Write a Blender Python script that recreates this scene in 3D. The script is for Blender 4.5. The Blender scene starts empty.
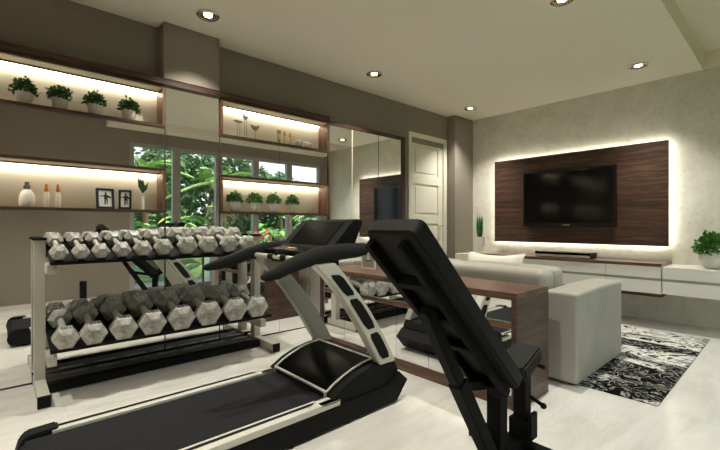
import bpy, bmesh, math, random
from mathutils import Vector, Matrix, Euler
random.seed(7)
C = bpy.context.scene.collection
PI = math.pi

# ------------------------------------------------------------------ materials
MATS = {}
def srgb(r, g, b):
    f = lambda c: (c/255/12.92) if c/255 <= 0.04045 else ((c/255+0.055)/1.055)**2.4
    return (f(r), f(g), f(b), 1)
def mat(name, col, rough=0.5, metal=0.0, spec=0.5, emit=None, estr=0.0, coat=0.0):
    m = bpy.data.materials.new(name); m.use_nodes = True
    p = m.node_tree.nodes['Principled BSDF']
    p.inputs['Base Color'].default_value = col
    p.inputs['Roughness'].default_value = rough
    p.inputs['Metallic'].default_value = metal
    p.inputs['Specular IOR Level'].default_value = spec
    p.inputs['Coat Weight'].default_value = coat
    if emit:
        p.inputs['Emission Color'].default_value = emit
        p.inputs['Emission Strength'].default_value = estr
    MATS[name] = m
    return m
def nodes(m): return m.node_tree.nodes, m.node_tree.links, m.node_tree.nodes['Principled BSDF']
def texcoord(m, scale=(1,1,1), rot=(0,0,0)):
    n, l, p = nodes(m)
    tc = n.new('ShaderNodeTexCoord'); mp = n.new('ShaderNodeMapping')
    mp.inputs['Scale'].default_value = scale; mp.inputs['Rotation'].default_value = rot
    l.new(tc.outputs['Object'], mp.inputs['Vector'])
    return mp.outputs['Vector']
def noise(m, vec, scale=5, detail=4, rough=.5, dist=0.0):
    n, l, p = nodes(m)
    t = n.new('ShaderNodeTexNoise'); l.new(vec, t.inputs['Vector'])
    t.inputs['Scale'].default_value = scale; t.inputs['Detail'].default_value = detail
    t.inputs['Roughness'].default_value = rough; t.inputs['Distortion'].default_value = dist
    return t.outputs['Fac']
def ramp(m, fac, stops, interp='LINEAR'):
    n, l, p = nodes(m)
    r = n.new('ShaderNodeValToRGB'); r.color_ramp.interpolation = interp
    e = r.color_ramp.elements
    e[0].position, e[0].color = stops[0]; e[1].position, e[1].color = stops[-1]
    for s in stops[1:-1]:
        x = e.new(s[0]); x.color = s[1]
    l.new(fac, r.inputs['Fac'])
    return r.outputs['Color']
def mixc(m, fac, a, b, mode='MIX'):
    n, l, p = nodes(m)
    x = n.new('ShaderNodeMix'); x.data_type = 'RGBA'; x.blend_type = mode
    for k, v in (('Factor', fac), ('A', a), ('B', b)):
        s = [i for i in x.inputs if i.name == k and (i.type == 'RGBA' or (k == 'Factor' and i.type == 'VALUE'))][0]
        if hasattr(v, 'links'): l.new(v, s)
        else: s.default_value = v
    return [o for o in x.outputs if o.type == 'RGBA'][0]
def setcol(m, out): n, l, p = nodes(m); l.new(out, p.inputs['Base Color'])
def bump(m, fac, strength=.2, dist=.01):
    n, l, p = nodes(m)
    b = n.new('ShaderNodeBump'); b.inputs['Strength'].default_value = strength; b.inputs['Distance'].default_value = dist
    l.new(fac, b.inputs['Height']); l.new(b.outputs['Normal'], p.inputs['Normal'])

def wood(name, dark, mid, light, scale, rough=.45, spec=.4):
    m = mat(name, mid, rough, spec=spec)
    v = texcoord(m, scale)
    a = noise(m, v, 3.0, 8, .65, .6)
    b = noise(m, v, 14.0, 4, .6, .2)
    c1 = ramp(m, a, [(.3, dark), (.5, mid), (.72, light)])
    c2 = ramp(m, b, [(.38, (.42,.42,.42,1)), (.58, (1,1,1,1))])
    setcol(m, mixc(m, .75, c1, c2, 'MULTIPLY'))
    return m
WD, WM, WL = srgb(44,30,23), srgb(80,56,43), srgb(108,80,62)
wood('walnut_y', WD, WM, WL, (4, .55, 9))        # grain runs along Y
wood('walnut_x', WD, WM, WL, (.55, 4, 9))        # grain runs along X
wood('walnut_z', WD, WM, WL, (6, 6, .5))
CD, CM, CL = srgb(76,53,42), srgb(112,82,66), srgb(142,110,90)
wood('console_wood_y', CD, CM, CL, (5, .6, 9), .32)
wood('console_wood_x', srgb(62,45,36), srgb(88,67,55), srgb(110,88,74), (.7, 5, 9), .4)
wood('console_wood_z', CD, CM, CL, (7, 7, .6), .4)

m = mat('taupe_paint', srgb(118,112,101), .85, spec=.2); v = texcoord(m)
setcol(m, ramp(m, noise(m, v, 2, 3), [(.3, srgb(136,128,116)), (.7, srgb(141,133,121))]))
m = mat('ceiling_paint', srgb(236,230,214), .9, spec=.1)
m = mat('plaster', srgb(196,190,170), .85, spec=.2); v = texcoord(m)
c1 = ramp(m, noise(m, v, 3.2, 8, .7), [(.3, srgb(200,197,182)), (.5, srgb(212,209,195)), (.72, srgb(222,220,208))])
c2 = ramp(m, noise(m, v, 22, 8, .75), [(.34, (.80,.79,.76,1)), (.5, (1,1,1,1))])
setcol(m, mixc(m, .7, c1, c2, 'MULTIPLY')); bump(m, noise(m, v, 30, 6, .7), .15, .01)
mat('white_paint', srgb(226,222,206), .45)
mat('white_lacquer', srgb(234,232,222), .25)
mat('cream_panel', srgb(226,219,201), .7, spec=.2)
mat('grey_gap', srgb(165,164,152), .4)
# marble floor
m = mat('marble', srgb(226,223,210), .16, spec=.5)
v = texcoord(m, (.7, 3.2, 1)); v2 = texcoord(m)
c1 = ramp(m, noise(m, v, 1.6, 8, .62, .8), [(.3, srgb(200,198,188)), (.5, srgb(219,217,208)), (.75, srgb(230,228,221))])
vn = ramp(m, noise(m, texcoord(m, (.9, 5, 1)), 2.4, 10, .72, 1.2), [(.47, (1,1,1,1)), (.5, (.74,.72,.68,1)), (.53, (1,1,1,1))])
msk = ramp(m, noise(m, v2, 1.3, 3, .5), [(.45, (0,0,0,1)), (.65, (1,1,1,1))])
base = mixc(m, .5, c1, mixc(m, msk, (1,1,1,1), vn), 'MULTIPLY')
n, l, p = nodes(m)
br = n.new('ShaderNodeTexBrick'); l.new(v2, br.inputs['Vector'])
br.offset = 0; br.inputs['Scale'].default_value = 1; br.inputs['Mortar Size'].default_value = .0018
br.inputs['Brick Width'].default_value = .8; br.inputs['Row Height'].default_value = .8
br.inputs['Color1'].default_value = (1,1,1,1); br.inputs['Color2'].default_value = (.985,.985,.98,1); br.inputs['Mortar'].default_value = (.86,.855,.84,1)
setcol(m, mixc(m, 1.0, base, br.outputs['Color'], 'MULTIPLY'))

mat('mirror', (.95,.95,.94,1), 0.0, 1.0)
mat('mirror_edge_dark', srgb(48,46,42), .4)
mat('mirror_edge_bright', srgb(232,224,200), .3)
mat('metal_trim', srgb(205,203,196), .25, .8)
mat('rubber_black', srgb(24,24,23), .75, spec=.15)
mat('black_metal', srgb(27,27,26), .7, spec=.12)
mat('black_plastic', srgb(22,22,21), .6, spec=.12)
mat('grip_black', srgb(36,36,35), .7, spec=.12)
mat('vinyl_black', srgb(40,40,38), .7, spec=.18)
mat('vinyl_side', srgb(40,40,38), .6, spec=.25)
mat('plate_grey', srgb(74,74,70), .5)
mat('tray_black', srgb(20,20,19), .65, spec=.15)
mat('gloss_black', srgb(3,3,3), .22, spec=.05)
mat('tv_glass', srgb(12,12,11), .12, spec=.25)
mat('console_black', srgb(18,18,18), .6, spec=.1)
mat('tv_frame', srgb(5,5,5), .25)
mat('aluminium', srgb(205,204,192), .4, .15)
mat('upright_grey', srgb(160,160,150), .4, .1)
mat('white_steel', srgb(204,202,188), .4, .05)
mat('chrome', srgb(215,212,205), .12, 1.0)
mat('brass', srgb(196,164,96), .25, 1.0)
mat('white_ceramic', srgb(225,222,212), .3)
mat('pot_grey', srgb(196,190,180), .45)
mat('bottle_white', srgb(220,214,198), .35)
mat('cap_grey', srgb(112,110,104), .5)
mat('orange', srgb(226,138,36), .4)
mat('yellow_print', srgb(226,190,92), .5)
mat('tube_tan', srgb(178,146,96), .4)
mat('frame_navy', srgb(30,32,44), .35)
mat('photo_paper', srgb(214,214,200), .6)
mat('photo_grey', srgb(150,150,140), .6)
mat('ink', srgb(34,36,46), .7)
mat('figurine_metal', srgb(128,124,112), .4, .4)
mat('red_led', (.6,.02,.01,1), .4, emit=(1,.05,.02,1), estr=1.2)
mat('green_led', (.02,.4,.02,1), .4, emit=(.05,.8,.1,1), estr=.5)
mat('led_strip', (1,.95,.85,1), .5, emit=(1,.92,.76,1), estr=20)
mat('led_strip_tv', (1,.95,.85,1), .5, emit=(1,.96,.84,1), estr=15)
mat('lamp_glow', (1,.95,.85,1), .5, emit=(1,.94,.78,1), estr=14)
mat('pink_petal', srgb(250,176,178), .6)
mat('soil', srgb(50,38,28), .9)
# belt
m = mat('belt', srgb(34,35,40), .8, spec=.15); v = texcoord(m, (1,1,1), (0,0,.6))
n, l, p = nodes(m)
w = n.new('ShaderNodeTexVoronoi'); l.new(v, w.inputs['Vector']); w.inputs['Scale'].default_value = 90
setcol(m, ramp(m, w.outputs['Distance'], [(.0, srgb(16,16,18)), (.6, srgb(32,32,35))]))
# dumbbell cast surface
m = mat('cast_silver', srgb(180,178,165), .45, .08); v = texcoord(m)
setcol(m, ramp(m, noise(m, v, 26, 8, .7, .6), [(.3, srgb(112,111,104)), (.47, srgb(166,165,156)), (.7, srgb(206,205,196))]))
m = mat('leather', srgb(170,166,154), .5, spec=.35); v = texcoord(m)
setcol(m, ramp(m, noise(m, v, 4, 4, .6), [(.3, srgb(162,158,147)), (.7, srgb(176,172,160))])); bump(m, noise(m, v, 160, 3, .6), .1, .002)
m = mat('cushion_cloth', srgb(228,225,214), .85, spec=.1)
# rug
m = mat('rug', srgb(230,228,220), .95, spec=.05)
v3 = texcoord(m)
big = ramp(m, noise(m, texcoord(m, (2.6, .8, 1)), 1.25, 3, .5, .8), [(.48, (0,0,0,1)), (.54, (1,1,1,1))])
fine = ramp(m, noise(m, texcoord(m, (1.4, 1, 1)), 4.2, 3, .55, 3.4), [(.40, (0,0,0,1)), (.45, (.95,.95,.95,1)), (.58, (.8,.8,.8,1)), (.60, (0,0,0,1))])
lines = ramp(m, noise(m, v3, 4.5, 2, .5, 4.0), [(.47, (0,0,0,1)), (.49, (.8,.8,.8,1)), (.51, (.8,.8,.8,1)), (.53, (0,0,0,1))])
mx = mixc(m, 1.0, mixc(m, 1.0, fine, big, 'MULTIPLY'), mixc(m, 1.0, lines, (.55,.55,.55,1), 'MULTIPLY'), 'LIGHTEN')
setcol(m, mixc(m, mx, srgb(12,12,12), srgb(222,220,210)))
# leaves
def leafmat(name, a, b, rough=.5):
    m = mat(name, a, rough, spec=.3); v = texcoord(m)
    setcol(m, ramp(m, noise(m, v, 12, 3, .6), [(.3, a), (.7, b)]))
    return m
leafmat('herb_leaf', srgb(30,62,26), srgb(66,112,44))
leafmat('herb_leaf_bright', srgb(52,98,42), srgb(98,150,66))
leafmat('blade_leaf', srgb(30,90,44), srgb(70,140,70))
leafmat('dark_leaf', srgb(58,88,60), srgb(104,136,88))
leafmat('palm_leaf', srgb(112,158,88), srgb(190,216,134))
leafmat('palm_leaf_dark', srgb(62,100,66), srgb(112,148,94))
leafmat('broad_leaf', srgb(92,156,80), srgb(156,206,116))
leafmat('yellow_leaf', srgb(176,170,70), srgb(214,206,110))
leafmat('lawn', srgb(50,84,52), srgb(78,112,70))
mat('bark', srgb(104,88,66), .9)
mat('paving', srgb(132,140,140), .8)
# glass pane: mostly clear with a weak reflection
m = bpy.data.materials.new('window_glass'); m.use_nodes = True; MATS['window_glass'] = m
nt = m.node_tree; nt.nodes.remove(nt.nodes['Principled BSDF'])
tr = nt.nodes.new('ShaderNodeBsdfTransparent'); gl = nt.nodes.new('ShaderNodeBsdfGlossy'); gl.inputs['Roughness'].default_value = 0
tr.inputs['Color'].default_value = (.96,.98,.98,1)
mx = nt.nodes.new('ShaderNodeMixShader'); mx.inputs[0].default_value = .07
nt.links.new(tr.outputs[0], mx.inputs[1]); nt.links.new(gl.outputs[0], mx.inputs[2])
nt.links.new(mx.outputs[0], nt.nodes['Material Output'].inputs['Surface'])
mat('window_frame', srgb(150,150,146), .4)  # grey puts the shade on the white frames into their colour

# ------------------------------------------------------------------ geometry helpers
ORG = {}
class MB:
    def __init__(s): s.bm = bmesh.new()
    def box(s, x0, x1, y0, y1, z0, z1, bev=0, seg=2):
        b = bmesh.new(); bmesh.ops.create_cube(b, size=1)
        for v in b.verts:
            v.co = Vector(((x0+x1)/2+v.co.x*(x1-x0), (y0+y1)/2+v.co.y*(y1-y0), (z0+z1)/2+v.co.z*(z1-z0)))
        if bev: bmesh.ops.bevel(b, geom=b.edges[:], offset=bev, segments=seg, affect='EDGES', profile=.5)
        return s.merge(b)
    def merge(s, b, M=None):
        if M is not None: b.transform(M)
        me = bpy.data.meshes.new('t'); b.to_mesh(me); b.free(); s.bm.from_mesh(me); bpy.data.meshes.remove(me)
        return s
    def obox(s, p0, p1, w, h, bev=0, up=(0,0,1)):
        """bar from p0 to p1, w across, h along the 'up' side"""
        p0, p1 = Vector(p0), Vector(p1); d = (p1-p0); L = d.length; d.normalize()
        sd = d.cross(Vector(up)); sd.normalize(); u = sd.cross(d)
        b = bmesh.new(); bmesh.ops.create_cube(b, size=1)
        for v in b.verts:
            v.co = Vector((v.co.x*L, v.co.y*w, v.co.z*h))
        if bev: bmesh.ops.bevel(b, geom=b.edges[:], offset=bev, segments=2, affect='EDGES')
        M = Matrix((( d.x, sd.x, u.x, 0), (d.y, sd.y, u.y, 0), (d.z, sd.z, u.z, 0), (0,0,0,1)))
        M = Matrix.Translation((p0+p1)/2) @ M
        return s.merge(b, M)
    def tube(s, pts, r, n=10, sq=(1,1)):
        pts = [Vector(p) for p in pts]
        if not hasattr(r, '__len__'): r = [r]*len(pts)
        rings = []
        for i, p in enumerate(pts):
            t = (pts[min(i+1, len(pts)-1)]-pts[max(i-1, 0)]).normalized()
            a = Vector((0,0,1)) if abs(t.z) < .95 else Vector((1,0,0))
            u = t.cross(a).normalized(); w = u.cross(t)
            rings.append([s.bm.verts.new(p+u*math.cos(k*2*PI/n)*r[i]*sq[0]+w*math.sin(k*2*PI/n)*r[i]*sq[1]) for k in range(n)])
        for A, B in zip(rings, rings[1:]):
            for k in range(n): s.bm.faces.new((A[k], A[(k+1)%n], B[(k+1)%n], B[k]))
        s.bm.faces.new(rings[0][::-1]); s.bm.faces.new(rings[-1])
        return s
    def lathe(s, prof, c=(0,0,0), n=24, cap=True):
        rings = [[s.bm.verts.new((c[0]+r*math.cos(k*2*PI/n), c[1]+r*math.sin(k*2*PI/n), c[2]+z)) for k in range(n)] for r, z in prof]
        for A, B in zip(rings, rings[1:]):
            for k in range(n): s.bm.faces.new((A[k], A[(k+1)%n], B[(k+1)%n], B[k]))
        if cap: s.bm.faces.new(rings[0][::-1]); s.bm.faces.new(rings[-1])
        return s
    def prism(s, poly, a0, a1, axis='Y', bev=0):
        """poly in the two other axes, extruded from a0 to a1"""
        b = bmesh.new()
        def P(q, a): return {'Y': (q[0], a, q[1]), 'X': (a, q[0], q[1]), 'Z': (q[0], q[1], a)}[axis]
        A = [b.verts.new(P(q, a0)) for q in poly]; B = [b.verts.new(P(q, a1)) for q in poly]
        n = len(poly)
        b.faces.new(A); b.faces.new(B[::-1])
        for k in range(n): b.faces.new((A[k], B[k], B[(k+1)%n], A[(k+1)%n]))
        bmesh.ops.recalc_face_normals(b, faces=b.faces[:])
        if bev: bmesh.ops.bevel(b, geom=b.edges[:], offset=bev, segments=2, affect='EDGES')
        return s.merge(b)
    def sphere(s, c, r, sc=(1,1,1), seg=16):
        b = bmesh.new(); bmesh.ops.create_uvsphere(b, u_segments=seg, v_segments=seg//2+2, radius=r)
        return s.merge(b, Matrix.Translation(c) @ Matrix.Diagonal((*sc, 1)))
    def leaf(s, p, d, L, w, up=None, fold=.3):
        p, d = Vector(p), Vector(d).normalized()
        up = Vector(up) if up else Vector((0,0,1))
        sd = d.cross(up)
        if sd.length < .05: sd = d.cross(Vector((1,.3,0)))
        sd.normalize(); nn = sd.cross(d)
        a = s.bm.verts.new(p); b = s.bm.verts.new(p+d*L); m1 = s.bm.verts.new(p+d*L*.5-nn*L*.0)
        l_ = s.bm.verts.new(p+d*L*.45+sd*w+nn*w*fold); r_ = s.bm.verts.new(p+d*L*.45-sd*w+nn*w*fold)
        s.bm.faces.new((a, l_, m1)); s.bm.faces.new((l_, b, m1)); s.bm.faces.new((a, m1, r_)); s.bm.faces.new((r_, m1, b))
        return s
    def build(s, name, m, parent=None, smooth=False, label=None, fix=True):
        if fix: bmesh.ops.recalc_face_normals(s.bm, faces=s.bm.faces[:])
        me = bpy.data.meshes.new(name)
        off = ORG.get(parent.name if parent else None, Vector((0,0,0)))
        if parent is None:
            # origin at the middle of the base
            xs = [v.co for v in s.bm.verts]
            off = Vector(((min(c.x for c in xs)+max(c.x for c in xs))/2, (min(c.y for c in xs)+max(c.y for c in xs))/2, min(c.z for c in xs)))
        s.bm.transform(Matrix.Translation(-off))
        s.bm.to_mesh(me); s.bm.free()
        me.materials.append(MATS[m] if isinstance(m, str) else m)
        if smooth:
            for f in me.polygons: f.use_smooth = True
            try: me.set_sharp_from_angle(angle=math.radians(smooth if smooth is not True else 40))
            except Exception: pass
        o = bpy.data.objects.new(name, me); C.objects.link(o)
        if parent is None: o.location = off
        else: o.parent = parent
        ORG[o.name] = off
        if label: o['label'] = label
        return o
def tag(o, label, cat, group=None, kind=None):
    o['label'] = label; o['category'] = cat
    if group: o['group'] = group
    if kind: o['kind'] = kind
    return o
def thing(name, label, cat, loc=(0,0,0), group=None):
    o = bpy.data.objects.new(name, None); C.objects.link(o)
    o.location = loc; o.empty_display_size = .1
    ORG[o.name] = Vector(loc)
    return tag(o, label, cat, group)
def struct(name, mb, m, label=None, cat=None, parent=None, smooth=False):
    o = mb.build(name, m, parent, smooth)
    if parent is None:
        o['kind'] = 'structure'
        if label: o['label'] = label
        if cat: o['category'] = cat
    return o
def copy_tree(o, parent=None):
    c = o.copy(); C.objects.link(c)
    if parent: c.parent = parent
    for ch in o.children: copy_tree(ch, c)
    return c
def rrect(cx, cz, w, h, r, n=4, ang=0):
    P = []
    for i, (sx, sz) in enumerate(((1,1), (-1,1), (-1,-1), (1,-1))):
        for k in range(n+1):
            a = (i*90+k*90/n)*PI/180
            P.append((sx*(w/2-r)+r*math.cos(a), sz*(h/2-r)+r*math.sin(a)))
    c, s_ = math.cos(ang), math.sin(ang)
    return [(cx+x*c-z*s_, cz+x*s_+z*c) for x, z in P]

# ------------------------------------------------------------------ the room
XT, YM, YW, H = 5.135, 3.243, 3.336, 2.533
YB = -.123
struct('floor', MB().box(-1.6, XT+.2, YB-.14, 3.6, -.12, 0), 'marble', 'pale cream marble tiled floor with fine streaks', 'floor')
w = MB()
w.box(-1.6, XT+.2, YW, 3.6, 2.075, H+.3)                # above the cabinetry
w.box(-1.6, 3.69, 3.42, 3.6, 0, 2.075)                  # behind the cabinetry
w.box(3.69, 3.846, YW, 3.6, 0, 2.075)
w.box(4.66, XT+.2, YW, 3.6, 0, 2.2)
w.box(3.846, 4.66, 3.40, 3.6, 0, 2.075)
struct('wall_left', w, 'taupe_paint', 'dark taupe wall above the mirrored cabinets', 'wall')
struct('wall_back', MB().box(XT, XT+.2, YB-.14, YW, 0, H), 'plaster', 'cream mottled plaster wall behind the television', 'wall')
struct('wall_side', MB().box(-1.6, -1.45, YB, YW, 0, H), 'taupe_paint', 'taupe end wall of the gym corner', 'wall')
cl = MB()
cl.box(-1.6, 3.2, YB-.14, YW, H, H+.3).box(3.2, XT+.2, .63, YW, H, H+.3).box(3.2, XT+.2, YB-.14, .1, H, H+.3)
cl.box(3.2, XT+.2, .1, .63, 2.70, H+.3).box(XT, XT+.2, .1, .63, H, 2.70)
struct('ceiling', cl, 'ceiling_paint', 'cream painted ceiling with a raised rectangular recess', 'ceiling')
# column strips
tc_ = MB().box(.915, 1.341, 3.20, YW, 2.108, H)
struct('trim_1', tc_, 'taupe_paint', 'taupe column rising above the mirrored panel', 'column')
struct('trim_2', MB().box(4.685, XT, 3.204, YW, 0, H), 'taupe_paint', 'taupe column in the corner beside the white door', 'column')
struct('trim_3', MB().box(1.12, 4.95, YB, .086, 2.408, H), 'ceiling_paint', 'cream pelmet box above the garden windows', 'pelmet')
# window wall (behind the camera, seen in the mirrors)
w = MB()
w.box(-1.6, 1.42, YB-.14, YB, 0, H).box(1.42, 4.91, YB-.14, YB, 2.235, H).box(4.91, XT, YB-.14, YB, 0, H)
struct('wall_front', w, 'taupe_paint', 'taupe window wall facing the mirrors', 'wall')
xs = [(1.42, 2.08), (2.08, 2.77), (2.77, 3.455), (3.455, 4.16), (4.16, 4.91)]
for i, (a, b) in enumerate(xs):
    t = bpy.data.objects.new('window_%d' % (i+1), None); C.objects.link(t); t.location = ((a+b)/2, YB-.06, 0)
    ORG[t.name] = Vector(t.location); t['kind'] = 'structure'
    t['label'] = 'tall white framed sliding window panel to the garden, number %s from the door side' % ['five','four','three','two','one'][i]
    t['category'] = 'window'
    f = MB()
    f.box(a, a+.062, YB-.09, YB-.01, 0, 2.235).box(b-.055, b, YB-.09, YB-.01, 0, 2.235).box(a+.062, b-.055, YB-.09, YB-.01, 2.18, 2.235).box(a+.062, b-.055, YB-.09, YB-.01, 0, .075)
    f.build('window_frame', 'window_frame', t)
    MB().box(a+.062, b-.055, YB-.053, YB-.047, .075, 2.18).build('window_pane', 'window_glass', t)
    if i in (1, 3): MB().box(a+.02, a+.04, YB-.01, YB+.01, .9, 1.2, .004).build('window_handle', 'metal_trim', t)

# door in the left wall
t = bpy.data.objects.new('door_1', None); C.objects.link(t); t.location = (4.25, YW, 0); ORG[t.name] = Vector(t.location)
t['kind'] = 'structure'; t['label'] = 'white panelled door between mirrored closet and corner column'; t['category'] = 'door'
lf = MB(); x0, x1 = 3.906, 4.592; yb = 3.352
prs = [(1.662, 2.04), (1.131, 1.55), (.62, 1.03), (.12, .52)]
px0, px1 = 3.985, 4.50
zs = [0.005] + [z for p in sorted(prs) for z in p] + [2.135]
lf.box(x0, px0, yb, yb+.04, .005, 2.135).box(px1, x1, yb, yb+.04, .005, 2.135)
for k in range(0, len(zs), 2): lf.box(px0, px1, yb, yb+.04, zs[k], zs[k+1])
dl = lf.build('door_leaf', 'white_paint', t)
for z0, z1 in prs:
    q = MB().box(px0, px1, yb+.014, yb+.03, z0, z1)
    q.box(px0+.035, px1-.035, yb+.006, yb+.016, z0+.035, z1-.035, .005)
    q.build('door_panel', 'white_paint', t)
fr = MB().box(3.848, 3.906, YW-.014, 3.40, 0, 2.2).box(4.592, 4.658, YW-.014, 3.40, 0, 2.2).box(3.906, 4.592, YW-.014, 3.40, 2.137, 2.2)
fr.build('door_frame', 'white_paint', t)
hd = MB().tube([(4.53, yb-.05, 1.0), (4.53, yb, 1.0)], .009).tube([(4.53, yb-.05, 1.0), (4.42, yb-.05, 1.0)], .008)
hd.build('door_handle', 'chrome', t)

# ------------------------------------------------------------------ mirrored cabinetry
left_cab = thing('mirrored_cabinet', 'tall mirrored wall cabinet run behind the dumbbell rack and shelves', 'cabinet', (1.0, 3.3, 0))
def mirror_panel(par, x0, x1, z0, z1, y=YM):
    MB().box(x0, x1, y, y+.012, z0, z1).build('mirror_door', 'mirror', par)
for a, b in ((-1.44, -.3), (-.298, .934)):
    mirror_panel(left_cab, a, b, .012, 1.096); mirror_panel(left_cab, a, b, 1.43, 1.744)
mirror_panel(left_cab, .937, 1.360, .012, 2.062)
for a, b in ((1.363, 1.93), (1.932, 2.487)):
    mirror_panel(left_cab, a, b, .012, 1.098); mirror_panel(left_cab, a, b, 1.426, 1.744)
j = MB()
for x in (.9355, 1.3615): j.box(x-.0045, x+.0045, YM-.0015, YM+.012, .012, 2.062)
j.build('door_gap', 'mirror_edge_dark', left_cab)
MB().box(-1.44, 2.497, YM+.012, 3.26, .012, 1.094).box(.934, 1.362, YM+.012, 3.41, 1.094, 2.06).box(-1.44, .934, 3.262, 3.275, 1.432, 1.742).box(1.362, 2.49, 3.262, 3.275, 1.428, 1.742).build('carcass', 'walnut_z', left_cab)
MB().box(-1.44, 2.495, YM+.002, 3.41, 0, .012).build('plinth', 'mirror_edge_dark', left_cab)
MB().box(-1.44, 2.497, 3.205, 3.335, 2.062, 2.108, .002).build('cornice', 'walnut_x', left_cab)

cl = thing('mirrored_closet', 'closet with three mirrored doors beside the white door, walnut framed', 'closet', (3.08, 3.3, 0))
for a, b in ((2.515, 2.822), (2.828, 3.225), (3.230, 3.612)): mirror_panel(cl, a, b, .03, 2.033)
MB().box(2.8215, 2.8285, YM-.003, YM+.012, .03, 2.033).build('door_edge', 'mirror_edge_bright', cl, label='bright bevelled edge between the first and second doors')
MB().box(3.2245, 3.2305, YM-.002, YM+.012, .03, 2.033).build('door_gap', 'mirror_edge_dark', cl)
MB().box(2.50, 3.684, 3.236, 3.335, 2.035, 2.078).build('top_rail', 'walnut_x', cl)
MB().box(3.632, 3.684, 3.236, 3.41, 0, 2.035).build('side_panel', 'walnut_z', cl)
MB().box(3.612, 3.632, 3.238, 3.41, 0, 2.035).build('shadow_gap', 'mirror_edge_dark', cl)
MB().box(2.50, 2.515, 3.238, 3.41, 0, 2.035).build('side_stile', 'walnut_z', cl)
MB().box(2.515, 3.612, 3.256, 3.40, 0, 2.035).build('carcass', 'walnut_z', cl)

def shelf(x0, x1, z0, z1, zt, label):
    """open lit niche: wood boards, cream lining, led strip"""
    t = thing('display_shelf', label, 'shelf', ((x0+x1)/2, 3.3, z0), 'lit display shelves in the mirrored wall')
    b = MB(); yf = 3.218; yk = 3.385
    b.box(x0, x1, yf, yk, z0, z0+.020)
    b.build('bottom_board', 'walnut_x', t); b = MB(); b.box(x0, x1, yf, yk, z1-.018, z1)            # top
    b.build('top_board', 'walnut_x', t)
    MB().box(x0, x0+.018, yf, yk, z0+.020, z1-.018).build('side_panel', 'console_wood_z', t); MB().box(x1-.018, x1, yf, yk, z0+.020, z1-.018).build('side_panel', 'console_wood_z', t)
    MB().box(x0+.018, x1-.018, yk-.014, yk, z0+.020, z1-.018).build('back_panel', 'cream_panel', t)
    MB().box(x0+.018, x1-.018, yf+.012, yk-.014, z1-.024, z1-.018).build('top_lining', 'cream_panel', t)
    MB().box(x0+.02, x1-.02, yk-.046, yk-.030, z1-.034, z1-.0245).build('led_strip', 'led_strip', t)
    MB().box(x0+.018, x1-.018, yk-.052, yk-.047, z1-.036, z1-.024).build('light_batten', 'console_wood_y', t)
shelf(-1.44, .93, 1.741, 2.061, 0, 'upper left lit display shelf with potted herbs in a row')
shelf(-1.44, .93, 1.097, 1.430, 0, 'lower left lit display shelf with bottles and picture frames')
shelf(1.363, 2.489, 1.743, 2.061, 0, 'upper right lit display shelf with bird figurines and silver balls')
shelf(1.363, 2.489, 1.100, 1.424, 0, 'lower right lit display shelf with potted herbs')

# ------------------------------------------------------------------ potted herbs
def herb(label, loc, s, group, leafm='herb_leaf', potm='pot_grey', n=330, seed=1, potr=.044, pot_h=.075, fr=.072, fh=.085, ll=.02):
    rnd = random.Random(seed)
    t = thing('potted_herb', label, 'potted plant', loc, group)
    x, y, z = loc
    p = MB().lathe([(potr*.62*s, 0), (potr*.84*s, pot_h*.15*s), (potr*s, pot_h*.55*s), (potr*1.02*s, pot_h*s), (potr*.92*s, pot_h*s), (potr*.88*s, pot_h*.9*s)], (x, y, z+.001), 24)
    p.build('pot', potm, t, 60)
    f = MB()
    for k in range(n):
        a = rnd.uniform(0, 2*PI); e = math.asin(rnd.uniform(-.18, 1)); r = rnd.uniform(.55, 1.0)
        if rnd.random() < .06: r *= 1.18
        q = Vector((math.cos(a)*math.cos(e)*fr*r, math.sin(a)*math.cos(e)*fr*r*.9, math.sin(e)*fh*r))
        c = Vector((x, y, z+pot_h*s+.008*s))+q*s
        if c.y > 3.355 and y > 3: c.y = 3.355-rnd.uniform(0,.02)
        d = Vector((q.x+rnd.uniform(-.06,.06), q.y+rnd.uniform(-.06,.06), q.z+rnd.uniform(-.03,.06)))
        f.leaf(c-d.normalized()*ll*.5*s, d, ll*rnd.uniform(.8,1.3)*s, ll*.48*s, (rnd.uniform(-1,1), rnd.uniform(-1,1), 1.2))
    for k in range(14):
        a = rnd.uniform(0, 2*PI)
        f.tube([(x, y, z+pot_h*s*.85), (x+math.cos(a)*.045*s, y+math.sin(a)*.03*s, z+pot_h*s+.055*s)], .0015*s, 4)
    f.build('foliage', leafm, t, fix=False)
    return t
for i, (x, nm) in enumerate(((.116, 'leftmost of the four potted herbs on the upper left shelf'), (.298, 'second potted herb from the left on the upper left shelf'),
                (.493, 'third potted herb from the left on the upper left shelf'), (.701, 'rightmost potted herb on the upper left shelf, next to the side panel'))):
    herb(nm, (x, 3.285, 1.761), 1.0, 'potted herbs on the upper left shelf', seed=i+1)
for i, (x, nm) in enumerate(((1.513, 'leftmost of the four potted herbs on the lower right shelf'), (1.702, 'second potted herb from the left on the lower right shelf'),
                (1.894, 'third potted herb from the left on the lower right shelf'), (2.096, 'rightmost potted herb on the lower right shelf'))):
    herb(nm, (x, 3.285, 1.12), 1.0, 'potted herbs on the lower right shelf', 'herb_leaf_bright', 'white_ceramic', seed=i+11, pot_h=.085)
herb('bushy green herb in a white pot on the white cabinet by the television', (4.87, .53, .607), 1.0, None, 'herb_leaf_bright', 'white_ceramic', 600, 31, .098, .145, .16, .175, .036)

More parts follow.
